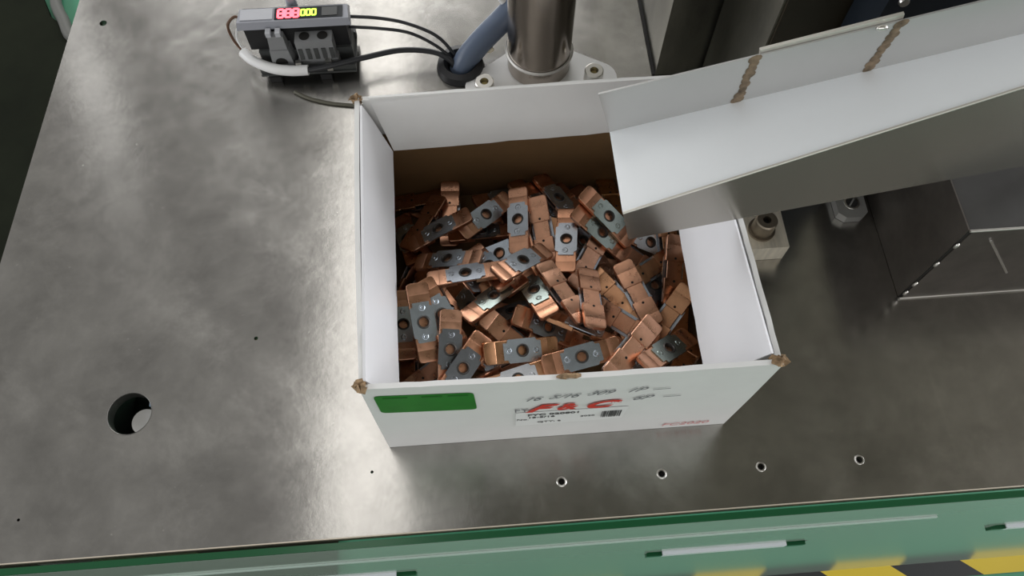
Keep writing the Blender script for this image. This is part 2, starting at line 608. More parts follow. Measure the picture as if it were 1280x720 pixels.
# dark mat left of the table
mat_t = thing('floor_mat', 'dark rubber floor mat on the floor left of the worktop', 'mat', (-1.2, 0.6, -0.80))
bm = bmesh.new()
prism(bm, [(-3.2, -1.0), (-0.2, -1.0), (-0.2, 1.20), (-0.80, 1.22), (-0.93, 1.34), (-1.05, 1.60), (-3.2, 1.9)], -0.7995, -0.788)
done('mat_sheet', bm, M['rubber'], mat_t, bevel=0.004)
bm = bmesh.new()
tube(bm, [(-0.2, 1.212, -0.788), (-0.78, 1.232, -0.788), (-0.91, 1.350, -0.788), (-1.03, 1.61, -0.788), (-1.6, 1.72, -0.788)], 0.014, 8)
done('mat_border', bm, M['grey_rubber'], mat_t, smooth=0.8)['label'] = 'grey raised border'

# ------------------------------------------------------------------ steel housings
hs = thing('steel_housing', 'dark welded steel housing at the right, its near edge tacked with weld spots', 'housing', (0.49, 0.109, 0))
HX, HY, HZ = 0.4915, 0.1094, 0.1300
bm = bmesh.new()
box(bm, HX + .0014, 1.2, HY + .0014, 0.62, 0.0005, HZ - 0.0014)
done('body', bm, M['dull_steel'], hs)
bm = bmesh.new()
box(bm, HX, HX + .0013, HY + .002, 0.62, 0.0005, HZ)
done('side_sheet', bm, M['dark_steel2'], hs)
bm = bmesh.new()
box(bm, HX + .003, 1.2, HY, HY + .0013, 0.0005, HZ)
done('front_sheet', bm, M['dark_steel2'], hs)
bm = bmesh.new()
tube(bm, [(HX + .0005, HY + .0006, HZ + .0005), (HX + .3, HY + .0006, HZ + .0005), (1.2, HY + .0006, HZ + .0005)], 0.0013, 8, 1)
tube(bm, [(HX + .0005, HY - .0004, .0014), (HX + .3, HY - .0004, .0014), (1.2, HY - .0004, .0014)], 0.0011, 8, 1)
done('bright_edge', bm, M['bright_steel'], hs, smooth=0.8)
for z in (0.012, 0.0311, 0.0718, 0.1061):
    bm = bmesh.new()
    m_ = Matrix.Translation((HX + .0018, HY + .0002, z)) @ Matrix.Rotation(0.5, 4, 'Z') @ Matrix.Diagonal((0.0026, 0.0016, 0.0040, 1))
    bmesh.ops.create_uvsphere(bm, u_segments=12, v_segments=8, radius=1, matrix=m_)
    done('weld_spot', bm, M['bright_steel'], hs, smooth=1.2)
bm = bmesh.new()
quad_slab(bm, [(.5180, HY - .0012, .1125), (.5192, HY - .0012, .1140), (.5728, HY - .0012, .0458), (.5716, HY - .0012, .0443)],
          [(.5180, HY - .0001, .1125), (.5192, HY - .0001, .1140), (.5728, HY - .0001, .0458), (.5716, HY - .0001, .0443)])
done('bead', bm, M['bright_steel'], hs)['label'] = 'thin bright line across the front face'

hb = thing('back_housing', 'low dark steel housing behind the box, right of the post', 'housing', (0.296, 0.40, 0))
bm = bmesh.new()
box(bm, 0.2985, 0.47, 0.3965, 1.05, 0.0005, 0.24)
done('body', bm, M['mottled_steel'], hb)
bm = bmesh.new()
box(bm, 0.2955, 0.2984, 0.3965, 1.05, 0.0005, 0.0022)
done('gasket', bm, M['black'], hb)['label'] = 'black gasket line at the foot'

cl = thing('machine_column', 'dark brown machine column behind the chute', 'column', (0.36, 0.28, 0))
bm = bmesh.new()
box(bm, 0.3495, 0.468, 0.2775, 0.392, 0.0005, 0.40)
done('body', bm, M['brown_machine'], cl, bevel=0.004)
bm = bmesh.new()
box(bm, 0.3470, 0.3494, 0.2800, 0.390, 0.0005, 0.40)
done('side_sheet', bm, M['mottled_steel'], cl)['label'] = 'mottled steel side sheet'
bm = bmesh.new()
box(bm, 0.342, 0.475, 0.2735, 0.395, 0.4005, 0.412)
done('cap_plate', bm, M['brown_machine'], cl)
nv = thing('navy_machine_cover', 'dark navy machine cover with two screws, top right behind the chute', 'cover', (0.43, 0.26, 0))
bm = bmesh.new()
box(bm, 0.400, 0.4685, 0.2335, 0.2725, 0.1310, 0.36)
done('body', bm, M['navy'], nv, bevel=0.006)
bm = bmesh.new()
box(bm, 0.410, 0.460, 0.2380, 0.2690, 0.0005, 0.1305)
done('foot', bm, M['navy'], nv)
for x, z in ((0.412, 0.262), (0.418, 0.335), (0.452, 0.30)):
    bm = bmesh.new()
    m_ = Matrix.Translation((x, 0.2330, z)) @ Matrix.Rotation(PI / 2, 4, 'X')
    bmesh.ops.create_cone(bm, cap_ends=True, segments=14, radius1=0.0045, radius2=0.0035, depth=0.003, matrix=m_)
    done('screw', bm, M['bright_steel'], nv)

# ------------------------------------------------------------------ post with flange, ring, bolts
PXc, PYc, PR = 0.1705, 0.4185, 0.0345
post = thing('steel_post', 'brown tinted polished steel post standing behind the box', 'post', (PXc, PYc, 0))
bm = bmesh.new()
cyl(bm, (PXc, PYc), PR, PR, 0.0055, 0.80, 64)
done('pole', bm, M['post'], post, smooth=0.6)
bm = bmesh.new()
fl = []
for (cx, cy, r, a0, a1) in ((0.2330, 0.3945, 0.022, -1.2, 0.9), (PXc, PYc - .012, 0.044, 0.9, 2.3), (0.1075, 0.3900, 0.020, 2.2, 4.3), (PXc, PYc, 0.047, 4.25, 5.1)):
    for i in range(9):
        a = a0 + (a1 - a0) * i / 8
        fl.append((cx + r * math.cos(a), cy + r * math.sin(a)))
prism(bm, fl, 0.0005, 0.005)
done('flange', bm, M['white_steel'], post, bevel=0.001)
bm = bmesh.new()
lathe(bm, (PXc, PYc), [(PR + .0004, 0.0265), (PR + .0022, 0.0267), (PR + .0026, 0.0280), (PR + .0020, 0.0294), (PR + .0004, 0.0297)], 64)
done('collar_ring', bm, M['ring'], post, smooth=1.0)['label'] = 'pale ring round the foot of the post'
for x, y in ((0.2283, 0.3925), (0.1085, 0.3860)):
    bm = bmesh.new()
    lathe(bm, (x, y), [(0.0046, 0.010), (0.0046, 0.0190), (0.0094, 0.0190), (0.0104, 0.0182), (0.0106, 0.0055), (0.0046, 0.0055)], 28)
    bl = done('bolt', bm, M['bright_steel'], post, smooth=0.6)
    bm = bmesh.new()
    cyl(bm, (x, y), 0.0044, 0.0044, 0.0056, 0.0140, 6)
    done('socket', bm, M['brass'], bl)

# ------------------------------------------------------------------ grommet, hose, cables
gr = thing('rubber_grommet', 'black rubber cable grommet in the worktop left of the post', 'grommet', (0.084, 0.4225, 0))
bm = bmesh.new()
lathe(bm, (0.0840, 0.4225), [(0.0150, -0.008), (0.0148, 0.006), (0.0185, 0.0105), (0.0250, 0.0085), (0.0268, 0.0006), (0.0195, 0.0004), (0.0195, -0.008)], 40)
done('rubber_ring', bm, M['black_rubber'], gr, smooth=0.9)
bm = bmesh.new()
cyl(bm, (0.0840, 0.4225), 0.0147, 0.0147, -0.008, -0.004, 24)
done('dark_inside', bm, M['black'], gr)
hose = thing('blue_hose', 'thick slate blue hose rising from the black grommet to behind the post', 'hose', (0.09, 0.42, 0))
bm = bmesh.new()
tube(bm, [(0.0835, 0.4200, -0.0035), (0.0920, 0.4255, 0.0120), (0.1120, 0.4380, 0.0280), (0.1350, 0.4540, 0.0400), (0.162, 0.4720, 0.060), (0.178, 0.4760, 0.110), (0.182, 0.4760, 0.40)], 0.0130, 20, 8)
done('hose_body', bm, M['hose'], hose, smooth=1.0)
bm = bmesh.new()
tube(bm, [(0.1350, 0.4620, 0.0540), (0.1310, 0.4650, 0.0590), (0.1285, 0.4700, 0.0600), (0.1290, 0.4740, 0.0560)], 0.0034, 10, 6)
done('cable_tie', bm, M['white_plastic'], hose, smooth=1.0)['label'] = 'white tie head'
bm = bmesh.new()
tube(bm, [(0.1130, 0.4290, 0.0175), (0.1170, 0.4270, 0.0190), (0.1210, 0.4280, 0.0215)], 0.0022, 8, 5)
done('cable_tie', bm, M['cream'], hose, smooth=1.0)['label'] = 'cream tie end'


def cable(name, label, pts, r, m, cat='cable', group=None):
    bm = bmesh.new()
    tube(bm, pts, r, 12, 10)
    o = done(name, bm, m, None, smooth=1.2)
    return tag(o, label, cat, group)


cable('signal_cable', 'thin black cable, upper of the two leaving the device\'s right side',
      [(-0.033, 0.4600, 0.0480), (0.0, 0.4560, 0.047), (0.030, 0.4500, 0.043), (0.060, 0.4400, 0.033), (0.0775, 0.4300, 0.014), (0.0800, 0.4290, -0.003)], 0.0019, M['black_cable'])
cable('signal_cable', 'thin black cable, lower of the two leaving the device\'s right side',
      [(-0.033, 0.4530, 0.0400), (0.0, 0.4480, 0.040), (0.030, 0.4430, 0.037), (0.055, 0.4350, 0.027), (0.0730, 0.4270, 0.013), (0.0760, 0.4240, -0.003)], 0.0018, M['black_cable'])
pc = thing('power_cable', 'black power cable in a white sleeve running in front of the device', 'cable', (-0.15, 0.44, 0.02))
bm = bmesh.new()
tube(bm, [(-0.0810, 0.4136, 0.0205), (-0.0600, 0.4160, 0.0215), (-0.020, 0.4250, 0.022), (0.020, 0.4330, 0.0215), (0.055, 0.4320, 0.0170), (0.0740, 0.4220, 0.0120), (0.0775, 0.4180, -0.003)], 0.0031, 14, 10)
done('black_sheath', bm, M['black_cable'], pc, smooth=1.2)
bm = bmesh.new()
tube(bm, [(-0.1510, 0.4410, 0.0230), (-0.1400, 0.4300, 0.0215), (-0.1200, 0.4190, 0.0205), (-0.1000, 0.4140, 0.0205), (-0.0800, 0.4134, 0.0205)], 0.0056, 18, 8)
done('white_sleeve', bm, M['white_plastic'], pc, smooth=1.0)
bm = bmesh.new()
tube(bm, [(-0.1495, 0.4400, 0.0235), (-0.1580, 0.4480, 0.034), (-0.1600, 0.4540, 0.050), (-0.1500, 0.4580, 0.058), (-0.1405, 0.4530, 0.055)], 0.0016, 8, 8)
done('brown_wire', bm, M['brown_wire'], pc, smooth=1.2)
bm = bmesh.new()
tube(bm, [(-0.1500, 0.4410, 0.0235), (-0.1540, 0.4500, 0.038), (-0.1480, 0.4560, 0.048), (-0.1405, 0.4560, 0.047)], 0.0014, 8, 8)
done('white_wire', bm, M['white_plastic'], pc, smooth=1.2)
cable('ground_cable', 'thin olive grey cable on the worktop from the device to the box\'s back left corner',
      [(-0.0990, 0.4005, 0.0020), (-0.0830, 0.3905, 0.0019), (-0.0600, 0.3822, 0.0019), (-0.0330, 0.3770, 0.0019), (0.0, 0.3700, 0.0019), (0.06, 0.345, 0.0019)], [0.0019, 0.0019], M['olive'])

# ------------------------------------------------------------------ sensor device
dv = thing('sensor_amplifier', 'black sensor amplifier with red and green digits on a grey rail bracket', 'device', (-0.09, 0.44, 0))
DX0, DX1, DY0, DY1, DZ0, DZ1 = -0.1400, -0.0330, 0.4384, 0.4600, 0.0290, 0.0660
bm = bmesh.new()
box(bm, DX0, DX1, DY0, DY1, DZ0, DZ1)
done('case', bm, M['black_case'], dv, bevel=0.0015)
bm = bmesh.new()
quad_slab(bm, [(-.1455, .4350, .0610), (-.0270, .4350, .0610), (-.0290, .4620, .0610), (-.1430, .4620, .0610)],
          [(-.1440, .4372, .0695), (-.0285, .4372, .0695), (-.0300, .4560, .0695), (-.1420, .4560, .0695)])
tp = done('top_cover', bm, M['grey_case'], dv, bevel=0.0012)
bm = bmesh.new()
box(bm, -.1050, -.0345, .4390, .4545, .0696, .0701)
dw = done('display_window', bm, M['black_gloss'], tp)


def digit(cx, cy, h, code, m, parent):
    """seven segment figure lying on the display"""
    bm = bmesh.new()
    wd, t = h * 0.5, h * 0.11
    seg = {'a': (0, h / 2, 1), 'g': (0, 0, 1), 'd': (0, -h / 2, 1), 'f': (-wd / 2, h / 4, 0), 'b': (wd / 2, h / 4, 0), 'e': (-wd / 2, -h / 4, 0), 'c': (wd / 2, -h / 4, 0)}
    for k in code:
        x, y, hz = seg[k]
        if hz:
            box(bm, cx + x - wd / 2, cx + x + wd / 2, cy + y - t, cy + y + t, .0702, .0705)
        else:
            box(bm, cx + x - t, cx + x + t, cy + y - h / 4, cy + y + h / 4, .0702, .0705)
    return done('digit', bm, m, parent)


for i, code in enumerate(('abcdefg', 'abcdefg', 'abcdefg')):
    digit(-.0985 + i * .0078, .4466, .0108, code, M['led_red'], tp)['label'] = 'red lit figure'
for i, code in enumerate(('abcdef', 'abcdef', 'abcdef')):
    digit(-.0755 + i * .0056, .4466, .0078, code, M['led_green'], tp)['label'] = 'green lit figure'
bm = bmesh.new()
box(bm, -.0560, -.0400, .4410, .4525, .0702, .0707)
done('button', bm, M['dark_grey'], tp)
bm = bmesh.new()
box(bm, -.1405, -.1070, .4400, .4545, .0696, .0704)
done('hinged_lid', bm, M['pale_case'], tp)
bm = bmesh.new()
cyl(bm, (-.0900, .4680), .006, .005, .0560, .0790, 16)
done('cable_gland', bm, M['grey_case'], dv, smooth=0.6)
# rail bracket
bm = bmesh.new()
box(bm, -.1330, -.0300, .4180, .4700, .0085, .0110)
box(bm, -.1330, -.0300, .4200, .4225, .0111, .0180)
box(bm, -.1330, -.0300, .4640, .4700, .0111, .0200)
done('rail', bm, M['dark_grey'], dv, bevel=0.0005)
for x in (-.1190, -.0640):
    bm = bmesh.new()
    box(bm, x - .006, x + .006, .4165, .4260, .0003, .0084)
    done('foot', bm, M['black_case'], dv)
bm = bmesh.new()
box(bm, -.1320, -.0320, .4350, .4640, .0112, .0288)
done('rail_carrier', bm, M['dark_grey'], dv, bevel=0.001)
# end clamp (left) and double terminal (right)
bm = bmesh.new()
quad_slab(bm, [(-.1190, .4230, .0112), (-.0950, .4230, .0112), (-.0930, .4348, .0112), (-.1190, .4348, .0112)],
          [(-.1170, .4245, .0400), (-.0975, .4245, .0400), (-.0960, .4380, .0400), (-.1175, .4380, .0400)])
quad_slab(bm, [(-.1165, .4255, .0401), (-.0980, .4255, .0401), (-.0980, .4375, .0401), (-.1165, .4375, .0401)],
          [(-.1150, .4270, .0580), (-.0990, .4270, .0580), (-.0990, .4345, .0580), (-.1150, .4345, .0580)])
ec = done('end_clamp', bm, M['grey_plastic'], dv, bevel=0.0012)
for x in (-.1130, -.1030):
    bm = bmesh.new()
    box(bm, x - .0026, x + .0026, .4262, .4335, .0581, .0640)
    done('clip', bm, M['pale_case'], ec)
bm = bmesh.new()
m_ = Matrix.Translation((-.1080, .4242, .0230)) @ Matrix.Rotation(PI / 2, 4, 'X')
bmesh.ops.create_cone(bm, cap_ends=True, segments=20, radius1=.0065, radius2=.0065, depth=.0014, matrix=m_)
done('screw_recess', bm, M['black'], ec)
bm = bmesh.new()
box(bm, -.0900, -.0470, .4240, .4348, .0112, .0250)
box(bm, -.0880, -.0490, .4235, .4382, .0251, .0520)
tb = done('terminal_block', bm, M['grey_plastic'], dv, bevel=0.001)
for x in (-.0780, -.0590):
    bm = bmesh.new()
    cyl(bm, (x, .4315), .0055, .0055, .0515, .0525, 20)
    done('screw_hole', bm, M['black'], tb)
for i in range(5):
    bm = bmesh.new()
    x = -.0845 + i * .0082
    box(bm, x - .0022, x + .0022, .4222, .4236, .0270, .0420)
    done('slot', bm, M['dark_grey'], tb)
for x in (-.0900, -.0580):
    bm = bmesh.new()
    box(bm, x - .003, x + .003, .4185, .4232, .0112, .0260)
    done('metal_clip', bm, M['bright_steel'], dv, bevel=0.0004)

# ------------------------------------------------------------------ bolt block and small bracket right of the box
bb = thing('clamp_block', 'brushed steel clamp block with a socket screw, right of the box under the chute', 'block', (0.37, 0.18, 0))
bm = bmesh.new()
box(bm, 0.3475, 0.3885, 0.1600, 0.2080, 0.0004, 0.0250)
done('block_body', bm, M['brushed'], bb, bevel=0.0008)
bm = bmesh.new()
lathe(bm, (0.3650, 0.1800), [(0.0040, 0.033), (0.0040, 0.0452), (0.0092, 0.0452), (0.0104, 0.0440), (0.0106, 0.0252), (0.0040, 0.0252)], 32)
sb = done('socket_screw', bm, M['brown_steel'], bb, smooth=0.6)
bm = bmesh.new()
cyl(bm, (0.3650, 0.1800), 0.0039, 0.0039, 0.0253, 0.0390, 6)
done('socket', bm, M['black'], sb)
bm = bmesh.new()
lathe(bm, (0.3650, 0.1800), [(0.0107, 0.0252), (0.0107, 0.0275), (0.0130, 0.0275), (0.0130, 0.0252)], 32)
done('washer', bm, M['brown_steel'], bb, smooth=0.6)
br = thing('screw_bracket', 'small grey bracket with a slotted screw beside the dark steel housing', 'bracket', (0.469, 0.21, 0))
bm = bmesh.new()
prism(bm, [(0.4530, 0.2020), (0.4600, 0.1960), (0.4760, 0.1958), (0.4825, 0.2010), (0.4835, 0.2450), (0.4530, 0.2450)], 0.0004, 0.0100)
done('bracket_body', bm, M['bright_grey'], br, bevel=0.0008)
bm = bmesh.new()
lathe(bm, (0.4690, 0.2130), [(0.0062, 0.0101), (0.0062, 0.0108), (0.0078, 0.0106), (0.0080, 0.0101)], 28)
done('hole_ring', bm, M['bright_steel'], br, smooth=0.8)
bm = bmesh.new()
cyl(bm, (0.4690, 0.2130), 0.0061, 0.0061, 0.0101, 0.0104, 24)
ho = done('screw_head', bm, M['black'], br)
bm = bmesh.new()
m_ = Matrix.Translation((0.4690, 0.2130, 0.0107)) @ Matrix.Rotation(0.9, 4, 'Z') @ Matrix.Diagonal((0.011, 0.0016, 0.0005, 1))
bmesh.ops.create_cube(bm, size=1, matrix=m_)
done('screw_slot', bm, M['bright_grey'], ho)

# ------------------------------------------------------------------ cardboard box
BW, BD, BH, TH = 0.30, 0.26, 0.16, 0.004
cb = thing('cardboard_box', 'open white cardboard box full of copper terminals on the steel worktop', 'box', (0.15, 0.13, 0))
bl_, br_, fl_, fr_ = (0.001, BD), (BW, BD), (0.001, 0.0), (BW, -0.0006)
tbl, tbr, tfl, tfr = (-0.0043, 0.2585), (0.2890, 0.2630), (0.0016, 0.0016), (0.3034, -0.0014)


def rim_wall(name, b0, b1, t0, t1, nrm, m, seg=28, wob=0.0006, seed=1):
    """corrugated wall from b0-b1 on the table to t0-t1 at the rim, thickness along nrm, the rim slightly worn"""
    rd = random.Random(seed)
    bm = bmesh.new()
    rows = []
    for i in range(seg + 1):
        t = i / seg
        lo = Vector((*b0, 0.0006)).lerp(Vector((*b1, 0.0006)), t)
        hi = Vector((*t0, BH)).lerp(Vector((*t1, BH)), t)
        bow = math.sin(PI * t) * 0.0012
        hi += Vector((-nrm[0] * bow, -nrm[1] * bow, rd.uniform(-wob, wob)))
        n_ = Vector((nrm[0], nrm[1], 0)) * TH
        rows.append([bm.verts.new(p) for p in (lo, lo.lerp(hi, .5) - n_ * .1, hi, hi + n_ + Vector((0, 0, rd.uniform(-wob, wob) * .6)), lo.lerp(hi, .5) + n_ * .9, lo + n_)])
    for i in range(seg):
        a, b = rows[i], rows[i + 1]
        for j in range(6):
            bm.faces.new((a[j], a[(j + 1) % 6], b[(j + 1) % 6], b[j]))
    bm.faces.new(rows[0])
    bm.faces.new(rows[-1][::-1])
    return done(name, bm, m, cb, smooth=0.5)


rim_wall('front_wall', fl_, fr_, tfl, tfr, (0, 1), M['white_card'], seed=1)
rim_wall('back_wall', (bl_[0] + .0045, bl_[1]), (br_[0] - .0045, br_[1]), (tbl[0] + .006, tbl[1]), (tbr[0] - .006, tbr[1]), (0, -1), M['white_card'], seed=2)
rim_wall('side_wall', (fl_[0], fl_[1] + .0043), bl_, (tfl[0] - .0004, tfl[1] + .0055), tbl, (1, 0), M['white_card'], seed=3)
rim_wall('side_wall', (fr_[0], fr_[1] + .0049), br_, (tfr[0] - .0005, tfr[1] + .0065), tbr, (-1, 0), M['white_card'], seed=4)
bm = bmesh.new()
box(bm, 0.0065, BW - .0065, 0.0052, BD - .0055, 0.0004, 0.0036)
done('bottom', bm, M['kraft'], cb)
# brown paper inside
for x0, x1, y0, y1 in ((0.0062, .2945, .2535, .2545), (0.0052, 0.0060, .0058, .2530), (.2946, .2952, .0058, .2530)):
    bm = bmesh.new()
    box(bm, x0, x1, y0, y1, 0.0038, 0.112)
    done('inner_liner', bm, M['kraft'], cb)


def flap(name, q, th, m, seg=14, seed=1):
    """q: top0, top1, bottom1, bottom0"""
    rd = random.Random(seed)
    q = [Vector(p) for p in q]
    n_ = (q[1] - q[0]).cross(q[3] - q[0]).normalized() * th
    bm = bmesh.new()
    rows = []
    for i in range(seg + 1):
        t = i / seg
        a, b = q[0].lerp(q[1], t), q[3].lerp(q[2], t)
        mid = a.lerp(b, .25) - n_ * .3
        b = b + (b - a).normalized() * rd.uniform(-.0006, .0006)
        rows.append([bm.verts.new(p) for p in (a, mid, b, b + n_, mid + n_, a + n_)])
    for i in range(seg):
        a, b = rows[i], rows[i + 1]
        for j in range(6):
            bm.faces.new((a[j], a[(j + 1) % 6], b[(j + 1) % 6], b[j]))
    bm.faces.new(rows[0])
    bm.faces.new(rows[-1][::-1])
    return done(name, bm, m, cb, smooth=0.5)


flap('back_flap', [(0.0075, .2560, .1612), (.2800, .2595, .1612), (.2650, .2520, .100), (0.0205, .2450, .100)], 0.0022, M['white_card'], seed=5)
flap('side_flap', [(0.0062, .0075, .1608), (0.0022, .2490, .1608), (0.0200, .2440, .100), (0.0225, .0100, .100)], 0.0022, M['white_card2'], seed=6)
flap('side_flap', [(.2975, .0068, .1608), (.2855, .2520, .1608), (.2660, .2430, .100), (.2640, .0100, .100)], 0.0022, M['white_card2'], seed=7)
# torn brown corners
for cx, cy, r, sd in ((0.0022, 0.0040, 0.0075, 1), (0.3010, 0.0020, 0.0080, 2), (-0.0030, 0.2570, 0.0070, 3)):
    rd = random.Random(sd)
    bm = bmesh.new()
    m_ = Matrix.Translation((cx, cy, BH - .001)) @ Matrix.Diagonal((r * .72, r * .55, .0042, 1))
    bmesh.ops.create_icosphere(bm, subdivisions=2, radius=1, matrix=m_)
    for v in bm.verts:
        v.co += Vector((rd.uniform(-1, 1), rd.uniform(-1, 1), rd.uniform(-1, 1))) * .0024
    done('torn_corner', bm, M['kraft_light'], cb)['label'] = 'torn corner showing brown paper'
bm = bmesh.new()
m_ = Matrix.Translation((0.1490, 0.0010, BH)) @ Matrix.Diagonal((.0095, .0022, .0016, 1))
bmesh.ops.create_icosphere(bm, subdivisions=2, radius=1, matrix=m_)
rd = random.Random(9)
for v in bm.verts:
    v.co += Vector((rd.uniform(-1, 1), rd.uniform(-1, 1), rd.uniform(-1, 1))) * .0006
done('torn_rim', bm, M['kraft_light'], cb)['label'] = 'torn brown spot in the front rim'


# prints on the front face (the face leans with the wall)
def fy(x, z):
    return 0.0016 * (z / BH) * (1 - x / .3) - .0014 * (z / BH) * (x / .3) - math.sin(PI * x / .3) * .0012 * (z / BH) - .00035 - .0006 * (x / .3) - .0004 * (1 - abs(2 * z / BH - 1))


def sticker(name, pts, m, parent, r=0.0, n=5, dy=0.0):
    """thin sheet on the front face, corners rounded by r; pts as (x, z)"""
    P = [Vector(p) for p in pts]
    ring = []
    k = len(P)
    for i in range(k):
        p, a, b = P[i], (P[i - 1] - P[i]).normalized(), (P[(i + 1) % k] - P[i]).normalized()
        if r <= 0:
            ring.append(p)
            continue
        for s in range(n + 1):
            t = s / n
            ring.append((p + a * r) * (1 - t) ** 2 + 2 * t * (1 - t) * p + (p + b * r) * t ** 2)
    bm = bmesh.new()
    A = [bm.verts.new((p.x, fy(p.x, p.y) - dy, p.y)) for p in ring]
    B = [bm.verts.new((p.x, fy(p.x, p.y) - dy - .00022, p.y)) for p in ring]
    bm.faces.new(A)
    bm.faces.new(B[::-1])
    for i in range(len(A)):
        bm.faces.new((A[i], A[(i + 1) % len(A)], B[(i + 1) % len(A)], B[i]))
    return done(name, bm, m, parent)


gl = sticker('green_label', [(.0088, .1450), (.0810, .1420), (.0822, .1012), (.0092, .1050)], M['green_label'], cb, r=.005)
gl['label'] = 'plain green sticker'
for x0, x1, z in ((.0150, .0330, .1395), (.0430, .0580, .1385), (.0620, .0770, .1380)):
    sticker('faded_print', [(x0, z + .0012), (x1, z + .0010), (x1, z - .0012), (x0, z - .0010)], M['green_print'], gl, dy=.0003)
sticker('address_label', [(.1120, .0835), (.2025, .0830), (.2010, .0490), (.1125, .0455)], M['label_paper'], cb, r=.001)['label'] = 'white paper label'


def word(name, body, x, z, size, m, **k):
    return text(name, body, (x, fy(x, z) - k.pop('lift', .0005), z), size, m, cb, **k)


word('logo_letter', 'F', .1265, .0935, .0245, M['red_ink'], shear=.55, bold=.0009, sx=1.25, spin=-.02, lift=.0007)
word('logo_letter', '&', .1512, .0945, .0215, M['red_ink'], shear=.25, bold=.0006, sx=1.1, spin=.0, lift=.0007)
word('logo_letter', 'C', .1745, .0945, .0235, M['red_ink'], shear=.5, bold=.0009, sx=1.3, spin=.0, lift=.0007)
word('registered_mark', '(R)', .1905, .0995, .0060, M['pink_ink'], sx=1.3)
word('printed_code', 'FC2020', .2612, .0150, .0105, M['pink_ink'], shear=.2, sx=1.25)
word('handwriting', '16', .1235, .1190, .0125, M['pen'], shear=.6)
word('handwriting', '5/16', .1470, .1215, .0125, M['pen'], shear=.6)
word('handwriting', '309', .1740, .1245, .0125, M['pen'], shear=.6)
word('handwriting', '1P', .2005, .1262, .0130, M['pen'], shear=.6)
word('handwriting', '\u2014', .2195, .1255, .0130, M['pen'], shear=.6)
word('handwriting', '6P', .2080, .1050, .0135, M['pen'], shear=.6)
word('handwriting', '\u2014', .2310, .1050, .0135, M['pen'], shear=.6)
word('label_print', 'FY', .1165, .0905, .0110, M['pen'])
word('label_print', 'FYC 020801', .1430, .0765, .0068, M['ink'], sx=1.25, bold=.00015)
word('label_print', 'QTY: 6', .1400, .0545, .0055, M['ink'], sx=1.2)
word('label_print', 'No.', .1180, .0640, .0055, M['ink'], sx=1.2)
word('label_print', '16-5/16', .1330, .0690, .0060, M['ink'], sx=1.2, bold=.0001)
word('label_print', '2020', .1710, .0640, .0050, M['ink'], sx=1.2)
rd = random.Random(3)
x = .1822
bars = bmesh.new()
while x < .1975:
    wd = rd.choice((.0004, .0007, .0011))
    box(bars, x, x + wd, fy(x, .07) - .0011, fy(x, .07) - .0006, .0590, .0745)
    x += wd + rd.choice((.0004, .0006, .0009))
done('barcode', bars, M['ink'], cb)

# ------------------------------------------------------------------ chute
f0, f1, b0, b1 = Vector((.1946, .1021, .2107)), Vector((.5253, .1491, .2958)), Vector((.1937, .1689, .2139)), Vector((.5359, .1815, .3000))
bt0, bt1 = Vector((.1807, .1684, .2584)), Vector((.5070, .1804, .3382))
fb0, fb1 = Vector((.2044, .1035, .1696)), Vector((.6305, .1640, .1628))
ch = thing('steel_chute', 'bent sheet steel chute sloping down from the right into the box', 'chute', (.35, .14, .20))
TS = .0014


def sheet(name, q, n_, m, parent, seg=1):
    q = [Vector(p) for p in q]
    bm = bmesh.new()
    n_ = Vector(n_)
    quad_slab(bm, [tuple(p) for p in q], [tuple(p + n_) for p in q])
    return done(name, bm, m, parent)


ext = lambda a, b, t: a + (b - a) * t
F1, B1, BT1 = ext(f0, f1, 1.30), ext(b0, b1, 1.25), ext(bt0, bt1, 1.33)
up = (f1 - f0).cross(b0 - f0).normalized()
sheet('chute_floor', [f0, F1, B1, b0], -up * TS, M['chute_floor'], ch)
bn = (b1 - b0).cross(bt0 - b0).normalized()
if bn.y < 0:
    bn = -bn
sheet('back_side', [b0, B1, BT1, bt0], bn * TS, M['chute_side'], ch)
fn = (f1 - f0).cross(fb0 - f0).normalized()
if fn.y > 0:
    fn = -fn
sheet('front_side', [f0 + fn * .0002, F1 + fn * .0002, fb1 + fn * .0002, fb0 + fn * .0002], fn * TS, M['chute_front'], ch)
# rounded bend lip along the front edge
bm = bmesh.new()
tube(bm, [f0 + fn * .0009, F1 + fn * .0009], .0011, 8, 0)
done('bent_lip', bm, M['chute_lip'], ch, smooth=1.2)
# strip riveted outside the back side, standing a little proud of its edge
d_ = (bt1 - bt0).normalized()
s0, s1 = ext(bt0, bt1, .325), ext(bt0, bt1, .595)
rise = (bt0 - b0).normalized()
rise = (rise - d_ * rise.dot(d_)).normalized()
o_ = bn * (TS + .0003)
sheet('stiffener_strip', [s0 - rise * .016 + o_, s1 - rise * .016 + o_, s1 + rise * .0042 + o_, s0 + rise * .0030 + o_], bn * .0022, M['chute_lip'], ch)
bm = bmesh.new()
pt = ext(bt0, bt1, .555) - rise * .0015 - bn * .0008
bmesh.ops.create_uvsphere(bm, u_segments=14, v_segments=8, radius=1, matrix=Matrix.Translation(pt) @ Matrix.Diagonal((.0042, .0016, .0022, 1)))
done('rivet', bm, M['bright_steel'], ch, smooth=1.0)
